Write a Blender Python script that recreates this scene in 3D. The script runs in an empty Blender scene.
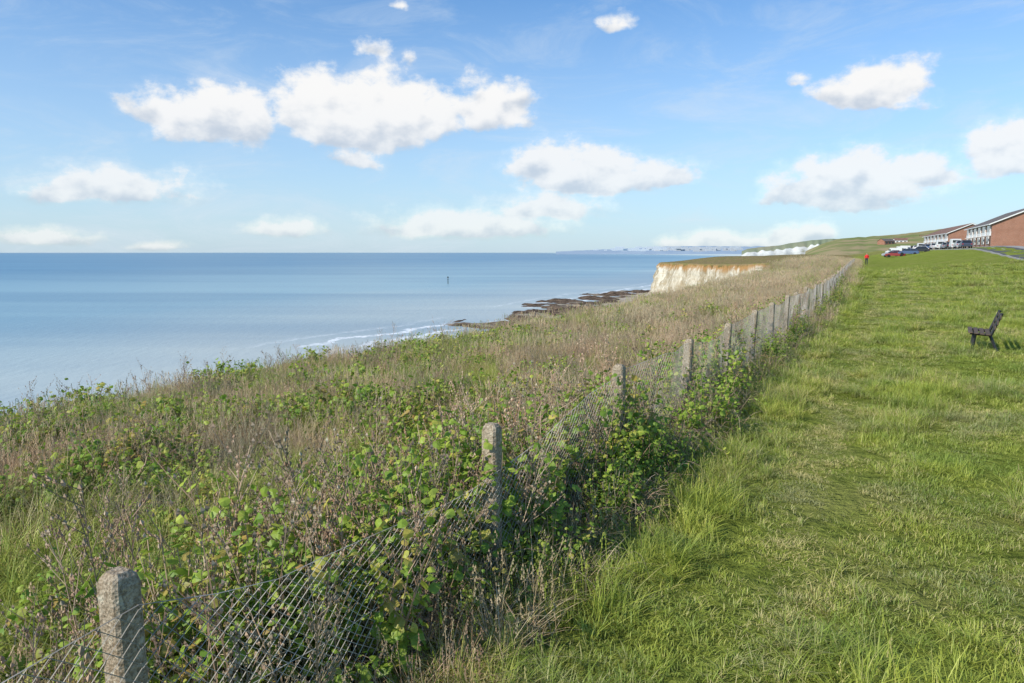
import bpy, bmesh, math, random, time
import numpy as np
from mathutils import Vector, noise, Matrix, Euler
random.seed(7); np.random.seed(7)
T0=time.time()
R=random.random
def U(a,b): return a+(b-a)*R()
scene=bpy.context.scene
F=740.0; EYE=2.15; HY=252.0
PITCH=math.atan((341.5-HY)/F)

# ---------------------------------------------------------------- helpers
def link(o): scene.collection.objects.link(o); return o
def mkmesh(name,verts,faces,attrs=None,smooth=False):
    me=bpy.data.meshes.new(name); me.from_pydata([tuple(v) for v in verts],[],faces)
    if attrs:
        for k,v in attrs.items():
            a=me.attributes.new(k,'FLOAT','POINT'); a.data.foreach_set('value',np.asarray(v,dtype=np.float32))
    if smooth: me.polygons.foreach_set('use_smooth',[True]*len(me.polygons))
    me.update(); return me
def mkobj(name,verts,faces,mat=None,attrs=None,smooth=False,lk=True,parent=None):
    o=bpy.data.objects.new(name,mkmesh(name,verts,faces,attrs,smooth))
    if mat: o.data.materials.append(mat)
    if lk: link(o)
    if parent: o.parent=parent
    return o
def empty(name,loc=(0,0,0),rz=0):
    e=bpy.data.objects.new(name,None); e.location=loc; e.rotation_euler=(0,0,rz); e.empty_display_size=.3; link(e); return e
def ss(x,a,b):
    t=min(1,max(0,(x-a)/(b-a))); return t*t*(3-2*t)
class MB:
    def __init__(s): s.v=[];s.f=[];s.t=[];s.r=[];s.m=[]
    def add(s,vs,fs,t=0.5,r=0.5,m=0):
        o=len(s.v); s.v+=vs; s.f+=[tuple(i+o for i in f) for f in fs]
        s.t+= t if isinstance(t,list) else [t]*len(vs); s.r+=[r]*len(vs); s.m+=[m]*len(fs)
    def tube(s,pts,r0,r1,sides=3,t0=0,t1=1,r=.5,m=0):
        vs=[];ts=[];n=len(pts)
        for i,p in enumerate(pts):
            a=pts[max(0,i-1)]; b=pts[min(n-1,i+1)]
            d=(Vector(b)-Vector(a))
            if d.length<1e-6: d=Vector((0,0,1))
            d.normalize()
            u=d.cross(Vector((0,0,1)) if abs(d.z)<.9 else Vector((1,0,0))).normalized(); w=d.cross(u)
            k=i/(n-1); rr=r0+(r1-r0)*k
            for j in range(sides):
                an=2*math.pi*j/sides
                vs.append(tuple(Vector(p)+u*math.cos(an)*rr+w*math.sin(an)*rr)); ts.append(t0+(t1-t0)*k)
        fs=[]
        for i in range(n-1):
            for j in range(sides):
                a=i*sides+j;b=i*sides+(j+1)%sides
                fs.append((a,b,b+sides,a+sides))
        fs.append(tuple(range(sides))[::-1]); fs.append(tuple(range((n-1)*sides,n*sides)))
        s.add(vs,fs,ts,r,m)
    def box(s,c,d,rz=0,m=0,top=1.0):
        vs=[]
        for z in(-.5,.5):
            k=top if z>0 else 1
            for x,y in((-.5,-.5),(.5,-.5),(.5,.5),(-.5,.5)):
                X=x*d[0]*k;Y=y*d[1]*k
                vs.append((c[0]+X*math.cos(rz)-Y*math.sin(rz),c[1]+X*math.sin(rz)+Y*math.cos(rz),c[2]+z*d[2]))
        s.add(vs,[(3,2,1,0),(4,5,6,7),(0,1,5,4),(1,2,6,5),(2,3,7,6),(3,0,4,7)],m=m)
    def obj(s,name,mats,lk=True,smooth=False,parent=None,bevel=0):
        o=mkobj(name,s.v,s.f,None,{'t':s.t,'r':s.r},smooth,lk,parent)
        for m in (mats if isinstance(mats,(list,tuple)) else [mats]): o.data.materials.append(m)
        o.data.polygons.foreach_set('material_index',s.m)
        if bevel:
            b=o.modifiers.new('b','BEVEL'); b.width=bevel; b.segments=2; b.limit_method='ANGLE'
        return o

# ---------------------------------------------------------------- node helper
class NT:
    def __init__(s,tree): s.t=tree; s.n=tree.nodes; s.l=tree.links
    def new(s,ty,**kw):
        n=s.n.new(ty)
        for k,v in kw.items(): setattr(n,k,v)
        return n
    def put(s,sock,v):
        if isinstance(v,bpy.types.NodeSocket): s.l.new(v,sock)
        elif v is not None:
            if sock.type=='RGBA' and len(v)==3: v=(*v,1)
            sock.default_value=v
    def math(s,op,a,b=None,c=None,clamp=False):
        n=s.new('ShaderNodeMath',operation=op,use_clamp=clamp); s.put(n.inputs[0],a)
        if b is not None: s.put(n.inputs[1],b)
        if c is not None: s.put(n.inputs[2],c)
        return n.outputs[0]
    def vmath(s,op,a,b=None,scale=None):
        n=s.new('ShaderNodeVectorMath',operation=op); s.put(n.inputs[0],a)
        if b is not None: s.put(n.inputs[1],b)
        if scale is not None: s.put(n.inputs['Scale'],scale)
        return n.outputs['Value'] if op in('LENGTH','DOT_PRODUCT','DISTANCE') else n.outputs[0]
    def mix(s,f,a,b,bt='MIX'):
        n=s.new('ShaderNodeMix',data_type='RGBA',blend_type=bt,clamp_factor=True)
        s.put(n.inputs[0],f); s.put(n.inputs[6],a); s.put(n.inputs[7],b); return n.outputs[2]
    def noise(s,vec,scale,detail=4,rough=.55,out=0,dist=0):
        n=s.new('ShaderNodeTexNoise'); s.put(n.inputs['Vector'],vec); n.inputs['Scale'].default_value=scale
        n.inputs['Detail'].default_value=detail; n.inputs['Roughness'].default_value=rough; n.inputs['Distortion'].default_value=dist
        return n.outputs[out]
    def rng(s,v,a,b,c=0,d=1,smooth=True):
        n=s.new('ShaderNodeMapRange',interpolation_type='SMOOTHSTEP' if smooth else 'LINEAR')
        s.put(n.inputs[0],v)
        for i,x in enumerate((a,b,c,d)): s.put(n.inputs[i+1],x)
        return n.outputs[0]
    def attr(s,name): return s.new('ShaderNodeAttribute',attribute_name=name).outputs['Fac']
    def pos(s): return s.new('ShaderNodeNewGeometry').outputs['Position']
def material(name):
    m=bpy.data.materials.new(name); m.use_nodes=True; nt=NT(m.node_tree)
    for n in list(m.node_tree.nodes): m.node_tree.nodes.remove(n)
    out=nt.new('ShaderNodeOutputMaterial'); return m,nt,out
def principled(name,col,rough=.8,spec=.3,metal=0,nvar=0,nscale=5,bump=0,bscale=20):
    m,nt,out=material(name)
    b=nt.new('ShaderNodeBsdfPrincipled'); b.inputs['Roughness'].default_value=rough; b.inputs['Metallic'].default_value=metal
    b.inputs['Specular IOR Level'].default_value=spec
    if nvar:
        tc=nt.new('ShaderNodeTexCoord').outputs['Object']
        f=nt.noise(tc,nscale,5)
        c=nt.mix(nt.rng(f,.3,.7),tuple(x*(1-nvar) for x in col),tuple(min(1,x*(1+nvar)) for x in col)); nt.put(b.inputs['Base Color'],c)
    else: b.inputs['Base Color'].default_value=(*col,1)
    if bump:
        tc=nt.new('ShaderNodeTexCoord').outputs['Object']
        bn=nt.new('ShaderNodeBump'); bn.inputs['Strength'].default_value=bump; bn.inputs['Distance'].default_value=.01
        nt.put(bn.inputs['Height'],nt.noise(tc,bscale,5)); nt.l.new(bn.outputs[0],b.inputs['Normal'])
    nt.l.new(b.outputs[0],out.inputs[0]); return m
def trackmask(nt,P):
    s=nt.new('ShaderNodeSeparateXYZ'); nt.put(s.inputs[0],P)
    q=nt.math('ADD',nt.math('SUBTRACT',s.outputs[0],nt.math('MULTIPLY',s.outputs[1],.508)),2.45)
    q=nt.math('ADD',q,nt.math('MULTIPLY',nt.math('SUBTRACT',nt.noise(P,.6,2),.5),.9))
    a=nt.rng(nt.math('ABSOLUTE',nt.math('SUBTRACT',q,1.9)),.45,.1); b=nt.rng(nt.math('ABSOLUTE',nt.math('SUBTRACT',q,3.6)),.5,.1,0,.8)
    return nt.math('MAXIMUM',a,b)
def foliage(name,c1,c2,dry1,dry2,dryamt=.3,patch=.6,root=None,trans=.35,rough=.6,spec=.25,track=False):
    m,nt,out=material(name)
    t=nt.attr('t'); r=nt.attr('r'); P=nt.pos()
    oi=nt.new('ShaderNodeObjectInfo').outputs['Random']
    big=nt.noise(P,patch,3,.65)
    rr=nt.math('FRACT',nt.math('ADD',nt.math('MULTIPLY',oi,3.7),r))
    fresh=nt.mix(rr,c1,c2); dry=nt.mix(r,dry1,dry2)
    k=nt.math('ADD',nt.math('MULTIPLY',nt.math('SUBTRACT',big,.5),2.8),nt.math('MULTIPLY',nt.math('SUBTRACT',rr,.5),1.0))
    k=nt.math('ADD',k,dryamt-.5)
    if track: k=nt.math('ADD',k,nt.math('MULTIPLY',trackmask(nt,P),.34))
    k=nt.rng(k,-.25,.25)
    col=nt.mix(k,fresh,dry)
    vg=nt.noise(nt.vmath('ADD',P,(31,17,0)),patch*2.1,3,.6)
    g=nt.rng(vg,.36,.64); col=nt.mix(g,nt.mix(1.0,col,(.68,.78,.72),'MULTIPLY'),nt.mix(1.0,col,(1.12,1.08,1.0),'MULTIPLY'))
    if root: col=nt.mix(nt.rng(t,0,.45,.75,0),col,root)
    d=nt.new('ShaderNodeBsdfDiffuse'); nt.put(d.inputs[0],col)
    last=d.outputs[0]
    if trans>0:
        tr=nt.new('ShaderNodeBsdfTranslucent'); nt.put(tr.inputs[0],col)
        mx=nt.new('ShaderNodeMixShader'); mx.inputs[0].default_value=trans
        nt.l.new(last,mx.inputs[1]); nt.l.new(tr.outputs[0],mx.inputs[2]); last=mx.outputs[0]
    if spec>0:
        gl=nt.new('ShaderNodeBsdfGlossy'); gl.inputs['Roughness'].default_value=rough; gl.inputs[0].default_value=(1,1,1,1)
        mx=nt.new('ShaderNodeMixShader'); mx.inputs[0].default_value=.035*spec/.25
        nt.l.new(last,mx.inputs[1]); nt.l.new(gl.outputs[0],mx.inputs[2]); last=mx.outputs[0]
    nt.l.new(last,out.inputs[0]); return m

# ---------------------------------------------------------------- layout functions
def xf(y):
    return float(np.interp(y,[-100,0,30,100,160,400,3000],[-53.3,-2.45,12.8,45.6,74,182,1350]))
CY=[-80,-20,0,6,10.5,13.5,17.5,21,31,37,50,88,150,200,235,262,300,340,368,380,410,470,600,1000,3000]
CX=[-54,-24,-13,-9.6,-7.0,-5.4,-3.0,-.5,4.2,7.3,13.5,31,62,86,104,112,99,84,73.5,75,100,160,220,420,1400]
def xc(y):
    b=float(np.interp(y,CY,CX)); w=noise.noise(Vector((y*.11,3.1,0)))*.8+noise.noise(Vector((y*.45,9.1,0)))*.35
    if y>90: w+=noise.noise(Vector((y*.05,1,0)))*3+noise.noise(Vector((y*.21,5,0)))*1.5
    return b+w
def shore(y): return float(np.interp(y,[-100,60,110,140,167,225,321,410,600,3000],[-170,-66,-52,-47,-39,-6,27,66,160,1300]))
def hgt(x,y):
    q=x-xf(y)
    h=2.6*ss(y,30,125)*ss(q,3,24)+.4*ss(y,80,126)*ss(q,0,3)
    h+=.10*noise.noise(Vector((x*.35,y*.35,0)))*ss(abs(q),.3,2)+ .035*noise.noise(Vector((x*1.5,y*1.5,4)))
    if q<-1: h-=.35*ss(-q,4,12)*ss(y,0,10)*(1-ss(y,50,80)); h+=.75*ss(-q,1,7)*ss(y,60,110)*(1-ss(y,235,290))
    if 1.2<q<2.4 and y<80: h-=.03
    e=x-(float(np.interp(y,CY,CX)))
    if y>240: h-=3.0*ss(y,240,330)*(1-ss(e,0,35))*(1-ss(y,420,470))
    return h
# ---------------------------------------------------------------- materials
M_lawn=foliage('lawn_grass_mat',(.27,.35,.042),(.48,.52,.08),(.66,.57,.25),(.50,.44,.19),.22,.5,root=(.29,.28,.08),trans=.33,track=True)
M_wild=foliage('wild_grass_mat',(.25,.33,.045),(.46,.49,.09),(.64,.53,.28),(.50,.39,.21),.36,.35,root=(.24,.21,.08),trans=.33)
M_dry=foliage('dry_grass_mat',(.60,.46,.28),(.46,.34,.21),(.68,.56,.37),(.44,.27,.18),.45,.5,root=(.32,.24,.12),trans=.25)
M_leaf=foliage('shrub_leaf_mat',(.20,.33,.04),(.44,.52,.08),(.58,.52,.11),(.42,.28,.09),.10,1.2,trans=.38,rough=.5,spec=.15)
M_stem=foliage('dead_stem_mat',(.31,.21,.15),(.47,.35,.26),(.58,.46,.36),(.34,.19,.12),.4,.8,trans=.0,spec=0)

def terrain_mat():
    m,nt,out=material('ground_mat'); P=nt.pos()
    lawn=nt.attr('lawn'); chalk=nt.attr('chalk'); beach=nt.attr('beach'); dt=nt.attr('dtop')
    n1=nt.noise(P,.5,6,.65); n2=nt.noise(P,6,6,.7); n3=nt.noise(P,.08,4,.6)
    cl=nt.mix(nt.rng(n2,.35,.65),(.16,.20,.035),(.31,.36,.07))
    cl=nt.mix(nt.rng(n1,.45,.72,0,.6),cl,(.37,.34,.13)); cl=nt.mix(nt.rng(n3,.4,.65,0,.5),cl,(.27,.33,.06))
    cw=nt.mix(nt.rng(n2,.35,.65),(.17,.12,.06),(.38,.29,.16))
    cw=nt.mix(nt.rng(n1,.42,.62,0,.6),cw,(.17,.20,.05))
    g=nt.mix(lawn,cw,cl)
    mp=nt.new('ShaderNodeMapping'); nt.put(mp.inputs[0],P); mp.inputs['Scale'].default_value=(1,1,.22)
    s1=nt.noise(mp.outputs[0],.30,6,.72)
    mp2=nt.new('ShaderNodeMapping'); nt.put(mp2.inputs[0],P); mp2.inputs['Scale'].default_value=(.1,.1,1)
    s2=nt.noise(mp2.outputs[0],.8,4,.7)
    ck=nt.mix(nt.rng(s1,.38,.62),(.36,.30,.20),(.72,.67,.54)); ck=nt.mix(nt.rng(s2,.48,.68,0,.6),ck,(.44,.35,.22))
    e=nt.math('ADD',dt,nt.math('MULTIPLY',nt.math('SUBTRACT',s1,.5),10))
    ck=nt.mix(nt.rng(e,3.6,1.0),ck,(.38,.22,.09))
    ck=nt.mix(nt.rng(e,.9,-.4),ck,(.16,.13,.05))
    z=nt.new('ShaderNodeSeparateXYZ'); nt.put(z.inputs[0],P); zz=z.outputs[2]
    ck=nt.mix(nt.rng(zz,-19.3,-17),(.30,.27,.20),ck)
    g=nt.mix(chalk,g,ck)
    sd=nt.mix(nt.rng(n3,.4,.6),(.34,.29,.22),(.48,.42,.34))
    g=nt.mix(beach,g,sd)
    b=nt.new('ShaderNodeBsdfDiffuse'); nt.put(b.inputs[0],g)
    bn=nt.new('ShaderNodeBump'); bn.inputs['Strength'].default_value=1.0; bn.inputs['Distance'].default_value=.3; nt.put(bn.inputs['Height'],nt.math('ADD',n2,nt.math('MULTIPLY',s1,4.0)))
    nt.l.new(bn.outputs[0],b.inputs['Normal'])
    nt.l.new(b.outputs[0],out.inputs[0]); return m
ys=list(np.arange(-40,0,1.0))+list(np.arange(0,40,.4))+list(np.arange(40,100,1))+list(np.arange(100,260,2))+list(np.arange(260,450,1.2))+list(np.arange(450,3001,30))
us=[-600,-300,-160,-100,-60,-30,-15,-9,-7,-5.0,-4.0,-3.6,-3.2,-2.9,-2.6,-2.3,-2.0,-1.7,-1.4,-1.1,-.8,-.5,-.25,0]+list(np.arange(.5,34,.5))+list(np.arange(34,100,2))+list(np.arange(100,400,15))+[500,700,1000,1500,2500,4000,6000]
V=[];Fc=[];la=[];ch=[];be=[];dtp=[]
for y in ys:
    c=xc(y)
    for u in us:
        x=c+u; a_l=a_c=a_b=0; d_=0
        if u>=0:
            z=hgt(x,y)-(.25*(1-ss(u,0,1.2)))
            q=x-xf(y); a_l=ss(q,-.1,.5)
            if y>300: a_l*=.5
        elif u>=-4.1:
            k=-u/4.0; top=hgt(c,y)-.25; z=top+(-17.5-top)*min(1,k); d_=top-z
            nz_=noise.noise(Vector((c*.10,y*.10,z*.07)))*2.6+noise.noise(Vector((c*.3,y*.3,z*.16)))*2.2+noise.noise(Vector((c*.8,y*.8,z*.5)))*1.1
            x+=nz_*min(1,6*k)*(1 if y>60 else .35); a_c=1
        else:
            s=shore(y); z=-17.5-1.1*ss(-u,4,7)-1.7*((c-x)/max(5,(c-s))); z+=.15*noise.noise(Vector((x*.1,y*.1,0))); z=max(z,-24); a_b=1 if u<-6 else .3; a_c=1
        V.append((x,y,z)); la.append(a_l); ch.append(a_c); be.append(a_b); dtp.append(d_)
nc=len(us)
for i in range(len(ys)-1):
    for j in range(nc-1):
        a=i*nc+j; Fc.append((a,a+1,a+1+nc,a+nc))
mkobj('ground',V,Fc,terrain_mat(),{'lawn':la,'chalk':ch,'beach':be,'dtop':dtp},smooth=True)

# ---------------------------------------------------------------- sea
def sea_mat():
    m,nt,out=material('sea_mat'); P=nt.pos()
    sh=nt.attr('sh')
    n3=nt.noise(P,.004,4,.6)
    mp=nt.new('ShaderNodeMapping'); nt.put(mp.inputs[0],P); mp.inputs['Scale'].default_value=(.0012,.006,1)
    band=nt.noise(mp.outputs[0],1,5,.6)
    d=nt.math('ADD',sh,nt.math('MULTIPLY',nt.math('SUBTRACT',n3,.5),160))
    c=nt.mix(nt.rng(d,0,160,smooth=False),(.46,.50,.46),(.27,.42,.46))
    c=nt.mix(nt.rng(d,120,900,smooth=False),c,(.10,.24,.35)); c=nt.mix(nt.rng(band,.40,.62,0,.45),c,(.055,.16,.27))
    mp3=nt.new('ShaderNodeMapping'); nt.put(mp3.inputs[0],P); mp3.inputs['Scale'].default_value=(.0005,.01,1)
    c=nt.mix(nt.rng(nt.noise(mp3.outputs[0],1,4,.7),.60,.68,0,.35),c,(.42,.54,.58))
    n5=nt.noise(P,.05,5,.7); n6=nt.noise(P,.5,4,.7)
    fd=nt.math('ADD',sh,nt.math('MULTIPLY',nt.math('SUBTRACT',n5,.5),22))
    w=nt.math('ABSOLUTE',nt.math('SUBTRACT',nt.math('MODULO',fd,13.0),2.0))
    foam=nt.rng(w,2.4,.8); foam=nt.math('MULTIPLY',foam,nt.rng(fd,32,20)); foam=nt.math('MULTIPLY',foam,nt.rng(n6,.36,.55))
    foam=nt.math('MULTIPLY',foam,nt.rng(nt.noise(P,.02,2),.38,.5))
    sy_=nt.new('ShaderNodeSeparateXYZ'); nt.put(sy_.inputs[0],P); foam=nt.math('MULTIPLY',foam,nt.rng(sy_.outputs[1],150,190))
    c=nt.mix(foam,c,(.82,.84,.84))
    b=nt.new('ShaderNodeBsdfPrincipled'); nt.put(b.inputs['Base Color'],c); b.inputs['Roughness'].default_value=.35; b.inputs['Specular IOR Level'].default_value=.26
    bn=nt.new('ShaderNodeBump'); bn.inputs['Strength'].default_value=.75; bn.inputs['Distance'].default_value=.35
    mw=nt.new('ShaderNodeMapping'); nt.put(mw.inputs[0],P); mw.inputs['Rotation'].default_value=(0,0,.4); mw.inputs['Scale'].default_value=(.4,.14,1)
    nt.put(bn.inputs['Height'],nt.noise(mw.outputs[0],1,6,.65)); nt.l.new(bn.outputs[0],b.inputs['Normal'])
    nt.l.new(b.outputs[0],out.inputs[0]); return m
V=[];Fc=[];sh=[]
sy=list(np.arange(-600,1000,10))+list(np.geomspace(1000,24000,60)); su=[-9,0,9,18,27,36,50,80,140,250,450,900,2000,5000,12000,22000]
for y in sy:
    s=shore(y)
    for u in su: V.append((s-u if u>=0 else s+60,y,-20)); sh.append(u)
nc=len(su)
for i in range(len(sy)-1):
    for j in range(nc-1):
        a=i*nc+j; Fc.append((a,a+nc,a+1+nc,a+1))
mkobj('sea',V,Fc,sea_mat(),{'sh':sh})
V=[];Fc=[]
ry=np.arange(195,420,1.6); ru=np.arange(-26,14,1.3)
for y in ry:
    s=shore(y)
    for u in ru:
        x=s+u+ (6 if y>300 else 10)
        e=ss(u,-26,-10)*(1-ss(u,4,14))
        a=noise.fractal(Vector((x*.07,y*.05,0)),1,2,5)
        V.append((x,y,-20.5+1.5*max(-.5,a)+.9*e*ss(y,195,230)+ .25*noise.noise(Vector((x*.8,y*.8,1)))))
nc=len(ru)
for i in range(len(ry)-1):
    for j in range(nc-1):
        a=i*nc+j; Fc.append((a,a+1,a+1+nc,a+nc))
m,nt,out=material('rock_mat'); P=nt.pos(); c=nt.mix(nt.rng(nt.noise(P,.35,6,.7),.38,.62),(.05,.038,.03),(.17,.125,.09)); c=nt.mix(nt.rng(nt.noise(P,.06,3),.55,.68,0,.8),c,(.36,.32,.25))
b=nt.new('ShaderNodeBsdfDiffuse'); nt.put(b.inputs[0],c); nt.l.new(b.outputs[0],out.inputs[0])
mkobj('shore_rocks',V,Fc,m)

# ---------------------------------------------------------------- distant land
def px(u,v,D):
    xc_=(u-512)/F; yc=(341.5-v)/F
    dy=math.cos(PITCH)+yc*math.sin(PITCH); dz=-math.sin(PITCH)+yc*math.cos(PITCH)
    return (xc_/dy*D, D, EYE+dz/dy*D)
def ridge(name,D,prof,white=None,col=(.1,.12,.04),col2=(.16,.13,.06),wcol=(.8,.78,.72),depth=300,step=3,rough=.3,ns=24.,zb=-21):
    m,nt,out=material(name+'_mat'); P=nt.pos(); w=nt.attr('w')
    n=nt.noise(P,ns/D,6,.65); c=nt.mix(nt.rng(n,.38,.62),col,col2)
    s=nt.noise(P,60./D,5,.7)
    wc=nt.mix(nt.rng(s,.4,.65),wcol,tuple(x*.72 for x in wcol))
    c=nt.mix(nt.math('MULTIPLY',w,nt.rng(s,.70,.58)),c,wc)
    b=nt.new('ShaderNodeBsdfDiffuse'); nt.put(b.inputs[0],c); nt.l.new(b.outputs[0],out.inputs[0])
    us=np.arange(prof[0][0],prof[-1][0]+.1,step); V=[];Fc=[];W=[]
    for u in us:
        v=float(np.interp(u,[p[0] for p in prof],[p[1] for p in prof]))+rough*noise.noise(Vector((u*.13,D,0)))+rough*.6*noise.noise(Vector((u*.5,D,0)))
        x,y,z=px(u,v,D); dd=D*.004*noise.noise(Vector((u*.08,D,5)))
        wt=1.0 if (white and white[0]<=u<=white[1]) else 0
        fr=.74+.2*noise.noise(Vector((u*.2,1,1)))
        if wt: lev=[(0,zb,1),(0,zb+(z-zb)*.5,1),(.01,zb+(z-zb)*fr,1),(.014,zb+(z-zb)*(fr+.03),0),(.05,z,0),(.25,z+1,0),(1,-5,0)]
        else: lev=[(-.6,zb,0),(-.45,zb+(z-zb)*.35,0),(-.3,zb+(z-zb)*.6,0),(-.12,zb+(z-zb)*.85,0),(0,z,0),(.25,z+1,0),(1,-5,0)]
        for k,zz,ww in lev: V.append((x*(1+k*depth/D),y+dd*(1-k)+k*depth,zz)); W.append(ww)
    n=7
    for i in range(len(us)-1):
        for j in range(n-1):
            a=i*n+j; Fc.append((a,a+n,a+n+1,a+1))
    return mkobj(name,V,Fc,m,{'w':W},smooth=True)
ridge('distant_coast',9000,[(556,251.6),(580,250.4),(610,249.2),(640,247.8),(665,246.6),(700,246),(740,246.5),(790,246),(900,246)],None,(.27,.35,.44),(.31,.39,.47),depth=2500,rough=.5)  # aerial haze is painted in: land given blue-grey base colours
ridge('distant_cliffs',1500,[(742,251.5),(748,249),(762,247),(778,245.5),(792,242.8),(812,240.0),(830,238.5),(850,239),(900,240)],(742,840),(.20,.23,.15),(.26,.25,.17),(.60,.60,.56),depth=500,step=1.5)  # chalk colour dulled and cooled to paint in distance haze
ridge('hillside',800,[(806,252),(815,247),(824,243),(840,238.5),(870,236.5),(895,234.5),(915,232.5),(940,229),(975,226),(1024,222),(1100,216),(1250,214),(1500,222)],None,(.17,.20,.075),(.33,.26,.15),depth=500,step=4,rough=.7,zb=-6)
mb=MB()
for k in range(130):
    u=random.gauss(668,28) if k<85 else U(690,742); v0=U(247.2,250.6); D_=6400+k*8; x,y,z=px(u,v0,D_); w_=U(20,80); h_=U(8,22)
    mb.box((x,y,z),(w_,5,h_))
mb.obj('distant_town',principled('distant_town_mat',(.56,.60,.64),.9))  # white walls tinted blue-grey, haze mixed into the colour

# ---------------------------------------------------------------- vegetation sources
def srccol(name): return bpy.data.collections.new(name)
def blade(mb,bx,by,h,yaw,lean,w,r):
    dx,dy=math.cos(yaw),math.sin(yaw); fa=yaw+math.pi/2+U(-.6,.6); wx,wy=math.cos(fa)*w/2,math.sin(fa)*w/2
    vs=[];ts=[]
    for t,k in((0,.9),(.4,1),(.75,.7)):
        o=lean*h*t*t; z=h*t*(1-.25*lean*t)
        x=bx+dx*o;y=by+dy*o
        vs+=[(x-wx*k,y-wy*k,z),(x+wx*k,y+wy*k,z)]; ts+=[t,t]
    vs.append((bx+dx*lean*h,by+dy*lean*h,h*(1-.25*lean))); ts.append(1)
    mb.add(vs,[(0,1,3,2),(2,3,5,4),(4,5,6)],ts,r)
def grass_tile(size,n,h0,h1,w,lean=.9,clump=.5,stalks=0,sh=(.3,.6)):
    mb=MB(); nt_=max(1,int(n*clump/22)); rad=size*.62
    def pt():
        a=U(0,6.283); rr=rad*math.sqrt(R()); return math.cos(a)*rr,math.sin(a)*rr
    for k in range(nt_):
        cx,cy=pt(); th=U(.8,1.7); lx=U(0,6.283)
        for i in range(22):
            a=U(0,6.283); rr=.055*size*2*math.sqrt(R()); ya=a if R()<.6 else lx+U(-.8,.8)
            blade(mb,cx+math.cos(a)*rr*.8,cy+math.sin(a)*rr*.8,U(h0,h1)*th,ya,U(.1,lean)*1.3,w*U(.6,1.2),R())
    for i in range(int(n*(1-clump))):
        cx,cy=pt(); blade(mb,cx,cy,U(h0,h1)*.85,U(0,6.283),U(.2,lean)*1.4,w*U(.6,1.2),R())
    for i in range(stalks):
        bx,by=pt(); a=U(0,6.28); h=U(*sh);L=U(.05,.35);r=R()
        pts=[(bx+math.cos(a)*L*h*(k/3)**2,by+math.sin(a)*L*h*(k/3)**2,h*k/3) for k in range(4)]
        mb.tube(pts,.0017,.0010,3,r=r)
        e=Vector(pts[-1])
        for s in range(5):
            c=e-Vector((0,0,.018*s))+Vector((U(-1,1),U(-1,1),0))*.008
            mb.add([tuple(c+Vector(v)*.009) for v in((.6,0,0),(-.3,.5,0),(-.3,-.5,0),(0,0,2))],[(0,1,3),(1,2,3),(2,0,3)],.9,r)
    return mb
def leaf(mb,p,nrm,size,r):
    n=Vector(nrm).normalized(); a=n.cross(Vector((0,0,1)))
    if a.length<.1: a=Vector((1,0,0))
    a.normalize(); b=n.cross(a); yaw=U(0,6.28)
    u=a*math.cos(yaw)+b*math.sin(yaw); v=n.cross(u)
    P=Vector(p); vs=[tuple(P+n*size*.08)]; K=8
    for i in range(K):
        an=2*math.pi*i/K; k=size*(.5 if i%2 else .42)*(1.1 if i==0 else 1)*U(.9,1.1)
        q=P+u*math.cos(an)*k*1.1+v*math.sin(an)*k-n*size*.10*abs(math.sin(an))*U(.5,1.8)
        vs.append(tuple(q))
    mb.add(vs,[(0,1+i,1+(i+1)%K) for i in range(K)],.6,r)
def leafy(nst,rad,h,nl,ls):
    mb=MB()
    for s in range(nst):
        a=U(0,6.28); rr=rad*math.sqrt(R()); bx,by=math.cos(a)*rr*.5,math.sin(a)*rr*.5; hh=h*U(.55,1.1)
        pts=[(bx,by,0)]; x,y=bx,by
        for k in range(1,5):
            x+=math.cos(a)*rr*.16+U(-.03,.03); y+=math.sin(a)*rr*.16+U(-.03,.03); pts.append((x,y,hh*k/4))
        mb.tube(pts,.005,.002,3,r=R(),m=1)
        for l in range(nl):
            k=U(.12,1.0); i=min(3,int(k*4)); f=k*4-i
            p=Vector(pts[i]).lerp(Vector(pts[i+1]),f); o=Vector((U(-1,1),U(-1,1),U(-.3,.5)))
            o=o.normalized()*U(.02,.11)
            leaf(mb,p+o,(o.x*6+U(-.5,.5),o.y*6+U(-.5,.5),U(.25,1.1)),ls*U(.45,1.25)*(1.15-.4*k),R())
    return mb
def deadweed(h,nb,spread=.25,seeds=True):
    mb=MB(); a=U(0,6.28); L=U(.05,.25); r=R()
    pts=[(math.cos(a)*L*h*(k/5)**1.5+U(-.01,.01),math.sin(a)*L*h*(k/5)**1.5+U(-.01,.01),h*k/5) for k in range(6)]
    mb.tube(pts,.0045,.0015,3,r=r)
    for b in range(nb):
        k=U(.3,.98); i=min(4,int(k*5)); p=Vector(pts[i]).lerp(Vector(pts[i+1]),k*5-i); an=U(0,6.28); bl=h*U(.12,.34)*(1.2-k*.6)
        d=Vector((math.cos(an)*spread*3,math.sin(an)*spread*3,U(.6,1.3))).normalized()
        q=p+d*bl*.5+Vector((0,0,.01)); e=p+d*bl+Vector((0,0,bl*.2))
        mb.tube([p,q,e],.0022,.001,3,r=r)
        if seeds:
            for s in range(random.randint(3,8)):
                f=U(.3,1); c=(p.lerp(e,f))+Vector((U(-1,1),U(-1,1),U(-1,1)))*.012; z=U(.004,.010)
                mb.add([tuple(c+Vector(v)*z) for v in((1,0,0),(-.5,.9,0),(-.5,-.9,0),(0,0,1.6),(0,0,-1.2))],[(0,1,3),(1,2,3),(2,0,3),(1,0,4),(2,1,4),(0,2,4)],.8,R())
    return mb
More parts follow.
